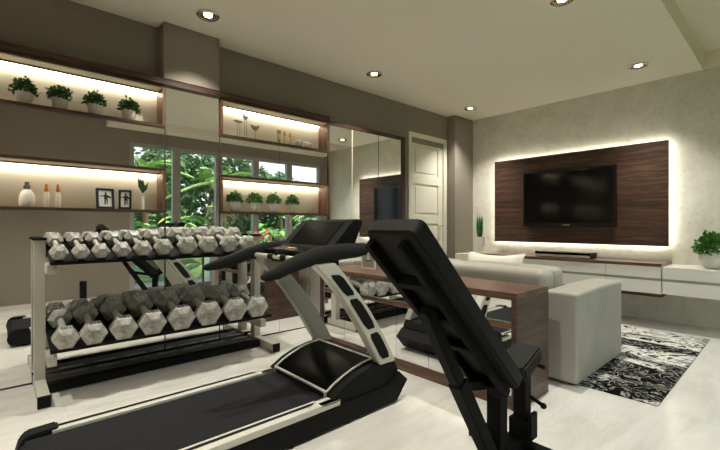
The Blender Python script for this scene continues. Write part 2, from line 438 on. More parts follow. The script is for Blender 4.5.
# ------------------------------------------------------------------ small things on the shelves
ZL, ZU = 1.117, 1.763
t = thing('soap_bottle', 'squat white bottle with grey cap on the lower left shelf', 'bottle', (.131, 3.29, ZL))
MB().lathe([(.034,0),(.039,.006),(.041,.04),(.039,.07),(.031,.095),(.019,.108),(.017,.112)], (.131,3.29,ZL), 28).build('body', 'bottle_white', t, 60)
MB().lathe([(.018,.112),(.018,.135),(.012,.14),(.012,.158),(.009,.160)], (.131,3.29,ZL), 20).build('cap', 'cap_grey', t, 40)
def spray(x, z, label, h=.155):
    t = thing('spray_bottle', label, 'bottle', (x, 3.29, z), 'small bottles with orange caps')
    MB().lathe([(.013,0),(.015,.004),(.015,h*.6),(.011,h*.66)], (x,3.29,z), 16).build('body', 'bottle_white', t, 60)
    MB().lathe([(.011,h*.66),(.012,h*.7),(.010,h*.78),(.0085,h*.82),(.008,h*.93),(.004,h)], (x,3.29,z), 16).build('cap', 'orange', t, 40)
    MB().sphere((x, 3.277, z+h*.42), .006, (1,.35,1.5), 10).sphere((x+.002, 3.2775, z+h*.24), .007, (1,.35,1), 10).build('printed_logo', 'yellow_print', t, True)
spray(.228, ZL, 'small white bottle with orange cap beside the squat white bottle')
spray(.288, ZL, 'small white bottle with orange cap nearer the picture frames')
spray(2.013, ZU, 'small bottle with orange cap beside the tan tube', .135)
spray(2.074, ZU, 'small bottle with orange cap beside the silver balls', .13)
t = thing('cream_tube', 'tan and silver cream tube standing on the upper right shelf', 'tube', (1.953, 3.29, ZU))
MB().prism([(1.940,ZU+.02),(1.966,ZU+.02),(1.976,ZU+.135),(1.930,ZU+.135)], 3.283, 3.297, 'Y', .004).build('body', 'tube_tan', t)
MB().box(1.941,1.965,3.281,3.299,ZU,ZU+.022,.003).build('cap', 'orange', t)
MB().box(1.936,1.970,3.2805,3.284,ZU+.05,ZU+.10).build('paper_label', 'photo_paper', t)
def picture(x0, x1, z0, h, label, rot, y=3.26):
    cx = (x0+x1)/2; w = (x1-x0)
    t = thing('picture_frame', label, 'picture frame', (cx, y, z0), 'dark framed photographs on the lower left shelf')
    b = .014
    fr = MB().box(cx-w/2, cx-w/2+b, y-.006, y+.006, z0, z0+h).box(cx+w/2-b, cx+w/2, y-.006, y+.006, z0, z0+h).box(cx-w/2+b, cx+w/2-b, y-.006, y+.006, z0, z0+b).box(cx-w/2+b, cx+w/2-b, y-.006, y+.006, z0+h-b, z0+h)
    fr.build('frame', 'frame_navy', t)
    MB().box(cx-w/2+b, cx+w/2-b, y-.001, y+.004, z0+b, z0+h-b).build('photo', 'photo_paper', t)
    i = MB(); zc = z0+h*.52
    i.sphere((cx+.004, y-.001, zc+.036), .007, (1,.1,1.1), 10)
    i.prism([(cx-.008,zc-.004),(cx+.016,zc-.004),(cx+.013,zc+.028),(cx-.004,zc+.028)], y-.002, y, 'Y')
    i.prism([(cx-w*.32,zc+.010),(cx-.004,zc+.012),(cx-.004,zc+.022),(cx-w*.3,zc+.016)], y-.002, y, 'Y')
    i.prism([(cx+.013,zc+.006),(cx+w*.33,zc),(cx+w*.33,zc+.012),(cx+.013,zc+.024)], y-.002, y, 'Y')
    i.prism([(cx-.006,zc-.045),(cx+.001,zc-.045),(cx+.005,zc-.004),(cx-.005,zc-.004)], y-.002, y, 'Y')
    i.prism([(cx+.009,zc-.040),(cx+.015,zc-.040),(cx+.015,zc-.004),(cx+.006,zc-.004)], y-.002, y, 'Y')
    i.build('figure_print', 'ink', t)
    MB().obox((cx, y+.007, z0+h*.6), (cx, y+.05, z0+.003), .02, .003).build('easel_back', 'frame_navy', t)
    t.rotation_euler = (math.radians(-6), 0, rot)
    t.location.z += .001
picture(.497, .607, ZL, .142, 'larger dark framed black and white photograph on the lower left shelf', math.radians(8))
picture(.632, .712, ZL, .138, 'narrower dark framed photograph beside the bud vase', math.radians(-14))
t = thing('bud_vase', 'slim white vase with dark leaves on the lower left shelf', 'vase', (.793, 3.29, ZL))
MB().lathe([(.013,0),(.013,.09),(.011,.118),(.012,.125)], (.793,3.29,ZL), 18).build('vase_body', 'white_ceramic', t, 50)
lv = MB()
for dx, dz, L, wd in ((-.030,.10,.13,.016), (.0,.09,.11,.015), (.028,.07,.10,.013), (-.012,.08,.12,.014)):
    lv.leaf((.793, 3.288, ZL+.12), (dx, -.01, dz), L, wd, (0,-1,.2), .15)
lv.build('leaves', 'dark_leaf', t, fix=False)
tag(MB().box(.763, .883, 3.325, 3.333, ZL, ZL+.105).build('plain_tile', 'white_lacquer'), 'plain white square plate leaning behind the bud vase', 'plate')
for k, (x, hb, label) in enumerate(((1.550, .150, 'low metal bird figurine with level body on the upper right shelf'), (1.616, .200, 'tallest metal bird figurine on long legs'), (1.711, .140, 'single metal bird figurine with spread upturned wings'))):
    t = thing('bird_figurine', label, 'figurine', (x, 3.29, ZU), 'metal bird figurines on the upper right shelf')
    b = MB()
    if k == 0: b.prism([(x-.046,ZU+hb),(x-.03,ZU+hb-.012),(x,ZU+hb-.017),(x+.025,ZU+hb-.012),(x+.048,ZU+hb-.004),(x+.03,ZU+hb+.002),(x,ZU+hb+.006),(x-.03,ZU+hb+.007)], 3.284, 3.296, 'Y', .002)
    if k == 1: b.prism([(x-.024,ZU+hb+.035),(x-.022,ZU+hb-.008),(x-.008,ZU+hb-.028),(x+.008,ZU+hb-.028),(x+.019,ZU+hb-.008),(x+.034,ZU+hb+.006),(x+.014,ZU+hb+.006),(x-.002,ZU+hb)], 3.284, 3.296, 'Y', .002)
    if k == 2: b.prism([(x-.044,ZU+hb+.002),(x-.034,ZU+hb-.03),(x-.012,ZU+hb-.048),(x+.010,ZU+hb-.048),(x+.028,ZU+hb-.028),(x+.044,ZU+hb+.006),(x+.012,ZU+hb-.008),(x-.010,ZU+hb-.010)], 3.284, 3.296, 'Y', .002)
    b.build('bird_body', 'figurine_metal', t)
    zb = ZU+hb-(.012, .024, .044)[k]
    for dx in ((-.012,.012), (-.008,.010), (0,))[k]:
        MB().tube([(x+dx, 3.29, ZU+.003), (x+dx, 3.29, zb)], .0018, 6).build('leg', 'figurine_metal', t)
    MB().box(x-.02, x+.02, 3.278, 3.302, ZU, ZU+.004).build('foot_plate', 'figurine_metal', t)
for x, lab in ((2.176, 'left silver openwork ball on the upper right shelf'), (2.275, 'right silver openwork ball on the upper right shelf')):
    t = thing('silver_ball', lab, 'ornament', (x, 3.29, ZU), 'silver balls')
    b = MB()
    for th in range(0, 180, 36):
        a = math.radians(th); pts = [(x+.034*math.cos(p)*math.cos(a), 3.29+.034*math.cos(p)*math.sin(a), ZU+.037+.034*math.sin(p)) for p in [k*2*PI/20 for k in range(21)]]
        b.tube(pts, .003, 5)
    b.build('wire_cage', 'chrome', t, True)
    MB().sphere((x, 3.29, ZU+.037), .026, (1,1,1), 14).build('core', 'white_ceramic', t, True)

# ------------------------------------------------------------------ dumbbell rack
R = thing('dumbbell_rack', 'white and black two tier dumbbell rack standing before the mirrors', 'rack', (.9, 3.0, 0))
for x0, nm in ((.155, 'left'), (1.595, 'right')):
    x1 = x0+.055
    MB().box(x0, x1, 3.085, 3.155, .065, .91, .002).build('post', 'white_steel', R)
    MB().box(x0-.008, x1+.006, 3.075, 3.163, .91, .926, .002).build('post_cap', 'rubber_black', R)
    MB().box(x0, x1, 2.775, 3.215, .008, .065, .002).build('foot', 'white_steel', R)
    MB().box(x0-.002, x1+.002, 2.765, 2.779, .004, .067, .002).build('foot_cap', 'rubber_black', R); MB().box(x0-.002, x1+.002, 3.213, 3.222, .004, .067, .002).build('foot_cap', 'rubber_black', R)
    xa, xb = (x1-.006, x1+.040) if nm == 'left' else (x0-.040, x0+.006)
    for z in (.715, .182):
        MB().box(xa, xb, 2.90, 3.16, z, z+.058, .002).build('tray_arm', 'white_steel', R)
T1 = math.tan(math.radians(14.5)); T2 = math.tan(math.radians(11.5)); T = T1
def tray(yf, zf, yb, x0=.212, x1=1.595, name='tray', lip=.045):
    zb = zf+(yb-yf)*T
    MB().prism([(yf, zf-lip), (yf+.008, zf-lip), (yf+.008, zf-.012), (yb, zb-.012), (yb, zb+.03), (yb-.008, zb+.03), (yb-.008, zb), (yf+.03, zf+.004), (yf, zf+.004)], x0, x1, 'X').build(name, 'tray_black', R)
tray(2.815, .788, 3.19, lip=.013)
T = T2
tray(2.80, .286+.045*T, 3.19, lip=.015)
for yy, z in ((2.92, .05), (3.14, .05)): pass
MB().box(.21, 1.595, 2.985, 3.045, .006, .056, .002).build('base_beam', 'rubber_black', R)

MB().box(.21, 1.595, 3.045, 3.215, .036, .048).build('base_plate', 'plate_grey', R)
for k in range(7): MB().box(.30+.19*k, .435+.19*k, 3.175, 3.188, .0475, .0495).build('light_dash', 'white_steel', R)  # dashes of light between the dumbbells, put in as pale strips
def text_mesh(s, size):
    cu = bpy.data.curves.new('txt', 'FONT'); cu.body = s; cu.size = size; cu.extrude = .0006; cu.align_x = 'CENTER'; cu.align_y = 'CENTER'
    o = bpy.data.objects.new('txt', cu); C.objects.link(o)
    dg = bpy.context.evaluated_depsgraph_get(); me = bpy.data.meshes.new_from_object(o.evaluated_get(dg))
    bpy.data.objects.remove(o)
    b = bmesh.new(); b.from_mesh(me); bpy.data.meshes.remove(me)
    return b
def make_dumbbell(w, L, cc, num):
    """local: axis along Y, front head at -Y, resting on z=0"""
    t = thing('dumbbell', '', 'dumbbell', (0,0,0))
    Rr = w/2; h = Rr*math.cos(PI/6)
    for s in (-1, 1):
        b = bmesh.new(); rings = []
        for yy, k in ((-L/2, .60), (-L/2+L*.24, 1.0), (L/2-L*.24, 1.0), (L/2, .60)):
            rings.append([b.verts.new((math.cos(i*PI/3)*Rr*k, s*cc/2+yy, h+math.sin(i*PI/3)*Rr*k)) for i in range(6)])
        for A, B in zip(rings, rings[1:]):
            for i in range(6): b.faces.new((A[i], A[(i+1)%6], B[(i+1)%6], B[i]))
        b.faces.new(rings[0]); b.faces.new(rings[-1])
        bmesh.ops.bevel(b, geom=b.edges[:], offset=w*.012, segments=1, affect='EDGES')
        q = MB(); q.merge(b); hd = q.build('head', 'cast_silver', t)
        if num:
            q = MB(); tb = text_mesh(num, w*.26)
            q.merge(tb, Matrix.Translation((0, s*cc/2, 2*h+.0004)) @ Matrix.Diagonal((1.15,1,1,1)))
            q.build('weight_number', 'ink', hd, fix=False)
    pts = [(0, -cc/2+L*.4+(cc-L*.8)*k/8, h) for k in range(9)]
    rr = [w*.12*(1+.22*math.sin(k/8*PI)) for k in range(9)]
    MB().tube(pts, rr, 12).build('handle', 'cast_silver', t, True)
    return t
protoU = None
ux = [.254,.358,.459,.571,.689,.813,.968,1.111,1.268,1.416]
lx = [.281,.416,.571,.733,.912,1.095,1.292,1.469]
ordn = ['leftmost','second','third','fourth','fifth','sixth','seventh','eighth','ninth','tenth']
def place_row(xs, yf, zf, cc, L, fac, row, num):
    n = len(xs); th = math.radians(14.5 if row == 'upper' else 11.5); T = math.tan(th)
    for i, x in enumerate(xs):
        gap = min([abs(x-q) for q in xs if q != x]); avg = [xs[min(k+1,n-1)]-xs[max(k-1,0)] for k in (i,)][0]/(2 if 0 < i < n-1 else 1)
        w = fac*min(avg, gap*1.06)
        d = make_dumbbell(w, L, cc, num)
        d['label'] = ('%s grey hexagonal dumbbell from the left on the %s tray of the rack' % (ordn[i], row)) if i not in (0, n-1) else ('%s grey hexagonal dumbbell on the %s tray, beside the rack post' % (('leftmost', 'rightmost')[i > 0], row))
        d['group'] = 'dumbbells on the %s tray' % row
        yc = yf+math.cos(th)*cc/2; zc = zf+.005+(yc-2.755 if row == 'lower' else yc-2.815)*T
        d.location = (x, yc, zc+.0015)
        d.rotation_euler = (th, 0, 0)
place_row(ux, 2.865, .788, .262, .095, .88, 'upper', '20')
place_row(lx, 2.822, .286, .315, .115, .97, 'lower', '201')

# ------------------------------------------------------------------ treadmill
TM = thing('treadmill', 'black and silver treadmill with tilted console in the middle of the room', 'treadmill', (.9, 1.85, 0))
Y0, Y1 = 1.526, 2.176
skirt = [(.10,.012),(.10,.10),(1.24,.108),(1.60,.108),(1.684,.172),(1.754,.11),(1.663,.012)]
MB().prism(skirt, Y0-.004, Y1+.004, 'Y', .003).build('base_frame', 'black_plastic', TM)
for x in (.16, 1.55):
    for y in (Y0+.05, Y1-.05):
        MB().lathe([(.02,0),(.02,.014)], (x,y,0), 14).build('foot_pad', 'rubber_black', TM)
MB().box(.075, 1.25, 1.598, 2.104, .112, .128, .006).build('running_belt', 'belt', TM)
for ya, yb_, s in ((Y0, 1.60, 1), (2.102, Y1, -1)):
    q = MB()
    q.box(.165, 1.255, ya, yb_, .108, .134, .004)
    wi, wo = (.012, .038) if s == 1 else (.034, .012); yi = (yb_-wi if s == 1 else ya); q.box(.165, 1.255, yi, yi+wi, .130, .139, .002)
    yo = (ya if s == 1 else yb_-wo); q.box(.165, 1.255, yo, yo+wo, .130, .139, .002)
    q.box(1.14, 1.255, ya, yb_, .130, .139, .002)
    q.build('side_rail', 'aluminium', TM)
    ys = (ya+wo, yb_-wi) if s == 1 else (ya+wi, yb_-wo)
    MB().prism([(.17, ys[0]), (1.10 if s == 1 else 1.14, ys[0]), (1.14 if s == 1 else 1.10, ys[1]), (.17, ys[1])], .134, .1365, 'Z').build('grip_strip', 'rubber_black', TM)
    q = MB()
    yy0, yy1 = (ya-.010, yb_-.004) if s == 1 else (ya+.004, yb_+.010)
    q.prism([(.065,.022),(.045,.062),(.06,.118),(.085,.142),(.185,.146),(.195,.125),(.19,.022)], yy0, yy1, 'Y', .006)
    q.build('end_cap', 'black_plastic', TM)
q = MB().tube([(.085, 1.61, .088), (.085, 2.092, .088)], .034, 18); q.build('rear_roller', 'black_plastic', TM, 50)
hood = [(1.215,.105),(1.222,.145),(1.30,.190),(1.40,.225),(1.50,.243),(1.60,.245),(1.665,.228),(1.69,.175),(1.60,.105)]
MB().prism(hood, Y0+.012, Y1-.012, 'Y', .004).build('motor_hood', 'black_plastic', TM, 30)
arc = [(1.222,.152),(1.27,.180),(1.33,.206),(1.40,.230),(1.47,.245),(1.545,.251)]
cov = MB(); va = [cov.bm.verts.new((x, 1.604, z+.004)) for x, z in arc]; vb = [cov.bm.verts.new((x, 2.098, z+.004)) for x, z in arc]
vc = [cov.bm.verts.new((x, 1.604, z-.008)) for x, z in arc]; vd = [cov.bm.verts.new((x, 2.098, z-.008)) for x, z in arc]
for k in range(5):
    cov.bm.faces.new((va[k], va[k+1], vb[k+1], vb[k])); cov.bm.faces.new((vc[k], vd[k], vd[k+1], vc[k+1]))
    cov.bm.faces.new((va[k], vc[k], vc[k+1], va[k+1])); cov.bm.faces.new((vb[k], vb[k+1], vd[k+1], vd[k]))
cov.bm.faces.new((va[0], vb[0], vd[0], vc[0])); cov.bm.faces.new((va[5], vc[5], vd[5], vb[5]))
hc = cov.build('hood_cover', 'gloss_black', TM, 50)
q = MB()
for y in (1.602, 2.100): q.tube([(x, y, z+.006) for x, z in arc], .006, 8)
q.tube([(1.222, 1.602, .158), (1.222, 2.100, .158)], .008, 8).tube([(1.545, 1.602, .257), (1.545, 2.100, .257)], .006, 8)
q.box(1.214, 1.224, 1.600, 1.612, .128, .158).box(1.214, 1.224, 2.09, 2.102, .128, .158)
q.build('cover_trim', 'aluminium', TM, 40)
# uprights
Rt = [(1.23,.815),(1.30,.745),(1.355,.679),(1.415,.612),(1.472,.54),(1.54,.445),(1.60,.349),(1.665,.235)]
Lf = [(1.10,.815),(1.17,.755),(1.235,.685),(1.30,.605),(1.355,.53),(1.42,.435),(1.482,.335),(1.543,.235)]
for ya, yb_, outer in ((1.535, 1.592, -1), (2.110, 2.167, 1)):
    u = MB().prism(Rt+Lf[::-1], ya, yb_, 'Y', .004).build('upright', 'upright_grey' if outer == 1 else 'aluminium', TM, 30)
    yo = ya if outer == -1 else yb_
    def cen(f):
        k = f*(len(Rt)-1); i = min(int(k), len(Rt)-2); g = k-i
        return [tuple(A[i][c]*(1-g)+A[i+1][c]*g for c in (0,1)) for A in (Rt, Lf)]
    for f0, f1 in ((.13,.36), (.40,.70), (.74,.955)):
        n = 7; a_, b_ = [], []
        for k in range(n):
            f = f0+(f1-f0)*k/(n-1); Rr_, Ll = cen(f)
            e = .22 if 0 < k < n-1 else .30
            a_.append((Rr_[0]*(1-e)+Ll[0]*e, Rr_[1]*(1-e)+Ll[1]*e)); b_.append((Ll[0]*(1-e)+Rr_[0]*e, Ll[1]*(1-e)+Rr_[1]*e))
        MB().prism(a_+b_[::-1], yo-.0025, yo+.0025, 'Y').build('slot_insert', 'rubber_black', u)
# handrails
for y in (1.565, 2.137):
    o_ = .035 if y < 1.8 else 0
    pts = [(.805+o_,y,.772),(.825+o_,y,.774),(.88+o_,y,.784),(.96,y,.805),(1.06,y,.836),(1.16,y,.856),(1.28,y,.866),(1.40,y,.870),(1.455,y,.874),(1.47,y,.876)]
    MB().tube(pts, [.006,.018,.026,.032,.037,.040,.040,.036,.03,.012], 16, (.95,1.05)).build('handrail', 'grip_black', TM, True)
MB().prism([(1.16,.85),(1.15,.862),(1.26,.884),(1.41,1.028),(1.45,1.036),(1.475,1.02),(1.40,.86),(1.34,.83)], 1.60, 2.102, 'Y', .006).build('console_housing', 'console_black', TM, 30)
def slab(x0, z0, x1, z1, ya, yb_, th, name, m, par, off=.0):
    d = Vector((x1-x0, 0, z1-z0)); nrm = Vector((-d.z, 0, d.x)).normalized()
    c0 = Vector((x0,0,z0))+nrm*off; c1 = Vector((x1,0,z1))+nrm*off
    return MB().prism([(c0.x, c0.z), (c1.x, c1.z), ((c1+nrm*th).x, (c1+nrm*th).z), ((c0+nrm*th).x, (c0+nrm*th).z)], ya, yb_, 'Y', .001).build(name, m, par)
slab(1.272, .896, 1.40, 1.019, 1.67, 2.03, .003, 'display_screen', 'gloss_black', TM)
slab(1.165, .8655, 1.245, .8805, 1.64, 2.06, .0025, 'control_panel', 'gloss_black', TM, .0005)
slab(1.19, .8745, 1.200, .877, 1.855, 1.88, .003, 'stop_button', 'red_led', TM, .001)
slab(1.19, .8745, 1.197, .876, 1.885, 1.905, .003, 'start_button', 'green_led', TM, .001)
slab(1.19, .8745, 1.197, .876, 1.83, 1.85, .003, 'start_button', 'green_led', TM, .001)
MB().tube([(1.10, 1.60, .832), (1.10, 2.11, .832)], .013, 12).build('front_bar', 'aluminium', TM, True)
for y in (1.77, 1.90): MB().tube([(1.10, y, .832), (1.10, y+.055, .832)], .0155, 12).build('grip_sensor', 'rubber_black', TM, 60)
MB().box(1.09, 1.20, 1.86, 1.885, .826, .862).build('bar_bracket', 'rubber_black', TM)
MB().box(1.20, 1.30, 1.592, 2.110, .79, .845, .006).build('cross_brace', 'black_plastic', TM)

# ------------------------------------------------------------------ weight bench
BN = thing('weight_bench', 'black adjustable weight bench with raised backrest in the foreground', 'bench', (1.2, .825, 0))
d = Vector((.607, 0, -.60)).normalized(); nu = Vector((d.z, 0, -d.x))   # nu points to the underside
if nu.z > 0: nu = -nu
T0 = Vector((.905, 0, 1.026)); LB = .885
def bp(s_, n_, y): v = T0+d*s_+nu*n_; return Vector((v.x, y, v.z))
# pad: rounded outline extruded through its thickness
def pad(outline, thick, rad, name, m, par):
    b = bmesh.new()
    A = [b.verts.new(bp(s_, 0, y)) for s_, y in outline]; B = [b.verts.new(bp(s_, thick, y)) for s_, y in outline]
    b.faces.new(A); b.faces.new(B[::-1])
    for k in range(len(A)): b.faces.new((A[k], B[k], B[(k+1)%len(A)], A[(k+1)%len(A)]))
    bmesh.ops.recalc_face_normals(b, faces=b.faces[:])
    ed = [e for e in b.edges if (e.verts[0] in A and e.verts[1] in A) or (e.verts[0] in B and e.verts[1] in B)]
    bmesh.ops.bevel(b, geom=ed, offset=rad, segments=3, affect='EDGES')
    q = MB(); q.merge(b); return q.build(name, m, par, 50)
def rr2(s0, s1, y0, y1, r, n=5):
    P = []
    for (cx, cy, a0) in ((s1-r, y1-r, 0), (s0+r, y1-r, 90), (s0+r, y0+r, 180), (s1-r, y0+r, 270)):
        for k in range(n+1):
            a = math.radians(a0+90*k/n); P.append((cx+r*math.cos(a), cy+r*math.sin(a)))
    return P
pad(rr2(0, LB, .722, .935, .03), .066, .010, 'backrest_pad', 'vinyl_black', BN)
bf = MB()
for y in (.775, .912):
    bf.obox(bp(.03, .084, y), bp(LB+.01, .084, y), .026, .036, .002, up=nu)
bf.build('backrest_frame', 'black_metal', BN)
for s_ in (.22, .40, .58, .84):
    MB().obox(bp(s_, .084, .788), bp(s_, .084, .899), .03, .036, .002, up=nu).build('crosspiece', 'black_metal', BN)
# seat
e1 = Vector((1.68-1.43, 0, .493-.405)).normalized(); n2 = Vector((e1.z, 0, -e1.x))
if n2.z > 0: n2 = -n2
S0 = Vector((1.43, 0, .405))
ol = [(.09,.735),(.09,.90),(.13,.905),(.17,.86),(.255,.825),(.268,.815),(.270,.735),(.258,.722),(.10,.722)]
b = bmesh.new()
def sp(s_, n_, y): v = S0+e1*s_+n2*n_; return Vector((v.x, y, v.z))
A = [b.verts.new(sp(s_, 0, y)) for s_, y in ol]; B = [b.verts.new(sp(s_, .06, y)) for s_, y in ol]
b.faces.new(A); b.faces.new(B[::-1])
for k in range(len(A)): b.faces.new((A[k], B[k], B[(k+1)%len(A)], A[(k+1)%len(A)]))
bmesh.ops.recalc_face_normals(b, faces=b.faces[:])
bmesh.ops.bevel(b, geom=b.edges[:], offset=.008, segments=2, affect='EDGES')
q = MB(); q.merge(b); q.build('seat_pad', 'vinyl_black', BN, 50)
MB().obox(sp(.0, .078, .815), sp(.24, .078, .80), .05, .035, .002).build('seat_frame', 'black_metal', BN)
P0 = bp(.31, .118, .83); P2 = Vector((1.445, .83, .095)); Pm = P0.lerp(P2, .46)
MB().obox(P0, Pm, .044, .044, .003).obox(Pm, P2, .054, .054, .003).build('back_brace', 'black_metal', BN)
MB().box(1.48, 1.54, .80, .86, .09, .375, .003).build('center_post', 'black_metal', BN)
MB().box(1.655, 1.71, .78, .835, .09, .41, .003).build('seat_post', 'black_metal', BN)
MB().box(.70, .765, .795, .855, .07, .345, .003).build('rear_post', 'black_metal', BN)
MB().box(.68, 1.74, .795, .855, .035, .095, .003).build('base_beam', 'black_metal', BN)
MB().obox((1.45, .83, .365), (1.69, .815, .40), .05, .045, .003).obox((1.27,.845,.405), (1.50,.845,.352), .035, .035, .003).build('hinge_bracket', 'black_metal', BN)
MB().box(1.645, 1.722, .765, .85, .09, .17, .003).box(1.655, 1.715, .755, .77, .09, .20, .002).build('post_sleeve', 'black_metal', BN)
for x in (.73, 1.69):
    MB().box(x-.03, x+.03, .60, 1.05, .012, .062, .003).build('foot_bar', 'black_metal', BN)
    for y in (.60, 1.04): MB().box(x-.034, x+.034, y-.006, y+.018, 0, .066, .003).build('foot_cap', 'rubber_black', BN)
MB().tube([(1.70, .79, .265), (1.715, .735, .235)], .008, 10).sphere((1.716, .73, .232), .013).build('locking_pin', 'rubber_black', BN, True)
MB().tube([(1.655, .76, .425), (1.665, .712, .415)], .007, 10).sphere((1.666, .71, .415), .009).build('locking_pin', 'rubber_black', BN, True)
MB().tube([(1.42, .80, .372), (1.42, .875, .372)], .01, 10).build('pivot_bolt', 'black_metal', BN, True)

# ------------------------------------------------------------------ mirrored console behind the sofa
CS = thing('console_cabinet', 'long walnut console with mirrored doors behind the sofa', 'cabinet', (2.25, 1.9, 0))
ca, cb = 1.014, 2.775
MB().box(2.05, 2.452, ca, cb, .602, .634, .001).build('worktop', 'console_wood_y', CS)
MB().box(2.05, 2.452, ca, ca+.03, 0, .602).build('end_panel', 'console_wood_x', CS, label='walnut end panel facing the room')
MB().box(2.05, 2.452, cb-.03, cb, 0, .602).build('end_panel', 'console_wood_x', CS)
MB().box(2.056, 2.075, ca+.03, cb-.03, 0, .072).build('plinth', 'console_wood_y', CS)
MB().box(2.053, 2.075, ca+.03, cb-.03, .443, .468).build('mid_rail', 'console_wood_y', CS)
MB().box(2.074, 2.44, ca+.03, cb-.03, .0, .600).build('carcass', 'walnut_y', CS)
n = 6; wd = (cb-ca-.06)/n
for k in range(n):
    y0, y1 = ca+.03+k*wd+.0015, ca+.03+(k+1)*wd-.0015
    MB().box(2.060, 2.073, y0, y1, .075, .440).build('mirror_door', 'mirror', CS)
    if k % 2 == 0: MB().box(2.060, 2.073, y0, y1+wd, .471, .594).build('mirror_drawer', 'mirror', CS)
q = MB()
for z in (.438, .470, .594): q.box(2.054, 2.073, ca+.03, cb-.03, z, z+.004)
q.build('edge_trim', 'metal_trim', CS)
# framed white pictures on the console
for (y, w_, h_, lab) in ((2.43, .165, .175, 'white framed sketch standing on the console beside the treadmill'), (2.205, .12, .13, 'smaller white framed picture on the console, mostly behind the bench')):
    x = 2.30
    t = thing('white_picture_frame', lab, 'picture frame', (x, y, .634), 'white frames on the console')
    b_ = .012
    f = MB().box(x-.006,x+.006,y-w_/2,y-w_/2+b_,.635,.635+h_).box(x-.006,x+.006,y+w_/2-b_,y+w_/2,.635,.635+h_).box(x-.006,x+.006,y-w_/2+b_,y+w_/2-b_,.635,.635+b_).box(x-.006,x+.006,y-w_/2+b_,y+w_/2-b_,.635+h_-b_,.635+h_)
    f.build('frame', 'white_lacquer', t)
    MB().box(x-.002, x+.004, y-w_/2+b_, y+w_/2-b_, .635+b_, .635+h_-b_).build('picture', 'photo_grey', t)
    g = MB(); zc = .635+h_*.55
    g.prism([(y-.02,zc-.02),(y+.02,zc-.02),(y+.012,zc+.03),(y,zc+.05),(y-.012,zc+.03)], x-.003, x-.001, 'X').build('sketch', 'photo_paper', t)
    g = MB(); g.prism([(y-.03,zc-.03),(y+.03,zc-.03),(y+.03,zc-.022),(y-.03,zc-.022)], x-.004, x-.002, 'X').prism([(y-.006,zc+.012),(y+.008,zc+.012),(y+.002,zc+.022)], x-.004, x-.002, 'X').build('ink_lines', 'ink', t)
# flowers
t = thing('flower_vase', 'white vase of pink roses on the far end of the console', 'vase', (2.09, 2.63, .634))
MB().lathe([(.036,0),(.040,.01),(.046,.13),(.048,.150),(.042,.150),(.040,.13)], (2.09,2.63,.634), 24).build('vase_body', 'white_ceramic', t, 50)
MB().lathe([(.049,.145),(.050,.165),(.042,.165),(.042,.150)], (2.09,2.63,.634), 24).build('rim_band', 'tray_black', t, 50)
rnd = random.Random(5)
for k in range(11):
    a = rnd.uniform(0,2*PI); r_ = rnd.uniform(.01,.115); c = Vector((2.09+math.cos(a)*r_*.9, 2.63+math.sin(a)*r_*.9, .634+.25+rnd.uniform(-.03,.07)-r_*.2))
    q = MB()
    for j_ in range(9):
        aa = j_*2.4; q.leaf(c+Vector((math.cos(aa),math.sin(aa),-.6))*.006, (math.cos(aa)*.6, math.sin(aa)*.6, .8), .034, .018, (math.cos(aa),math.sin(aa),0), -.5)
    q.sphere(c, .02, (1,1,.9), 8)
    q.build('rose', 'pink_petal', t, fix=False)
q = MB()
for k in range(12):
    a = rnd.uniform(0,2*PI); q.leaf((2.09+math.cos(a)*.02, 2.63+math.sin(a)*.02, .634+.15), (math.cos(a), math.sin(a), rnd.uniform(.6,1.8)), .075, .014)
q.build('leaves', 'herb_leaf_bright', t, fix=False)

# ------------------------------------------------------------------ sofa
def softbox(x0, x1, y0, y1, z0, z1, bev, sub=0, puff=0.0, name='part', m='leather', par=None, cuts=6, label=None):
    b = bmesh.new(); bmesh.ops.create_cube(b, size=1)
    bmesh.ops.bevel(b, geom=b.edges[:], offset=.001, segments=1, affect='EDGES')
    for v in b.verts: v.co = Vector(((x0+x1)/2+v.co.x*(x1-x0), (y0+y1)/2+v.co.y*(y1-y0), (z0+z1)/2+v.co.z*(z1-z0)))
    b.free(); b = bmesh.new(); bmesh.ops.create_cube(b, size=1)
    for v in b.verts: v.co = Vector(((x0+x1)/2+v.co.x*(x1-x0), (y0+y1)/2+v.co.y*(y1-y0), (z0+z1)/2+v.co.z*(z1-z0)))
    bmesh.ops.bevel(b, geom=b.edges[:], offset=bev, segments=4, affect='EDGES', profile=.6)
    if puff:
        bmesh.ops.subdivide_edges(b, edges=[e for e in b.edges if e.calc_length() > bev*1.5], cuts=cuts, use_grid_fill=True)
        cx, cy = (x0+x1)/2, (y0+y1)/2
        for v in b.verts:
            if v.co.z > z0+(z1-z0)*.6:
                fx = 1-((v.co.x-cx)/((x1-x0)/2))**2; fy = 1-((v.co.y-cy)/((y1-y0)/2))**2
                v.co.z += puff*max(0,fx)**.5*max(0,fy)**.5
    q = MB(); q.merge(b); return q.build(name, m, par, 50, label=label)
SF = thing('sofa', 'greige leather sofa facing the television', 'sofa', (3.0, 1.95, 0))
softbox(2.62, 3.535, .912, 1.115, .02, .575, .018, puff=.022, name='armrest', par=SF)
softbox(2.62, 3.535, 2.74, 2.94, .02, .575, .018, puff=.022, name='armrest', par=SF)
softbox(2.62, 2.82, 1.117, 2.74, .06, .70, .06, puff=.015, name='backrest', par=SF)
softbox(2.80, 3.50, 1.118, 2.737, .05, .30, .02, name='seat_base', par=SF)
for y0, y1 in ((1.12, 1.925), (1.93, 2.735)):
    softbox(2.82, 3.53, y0, y1, .30, .43, .035, puff=.02, name='seat_cushion', par=SF)
    softbox(2.83, 3.0, y0+.01, y1-.01, .44, .70, .05, puff=.015, name='back_cushion', par=SF)
for x in (2.74, 3.46):
    for y in (1.0, 2.7): MB().box(x-.03, x+.03, y-.03, y+.03, .009, .052).build('foot', 'rubber_black', SF)
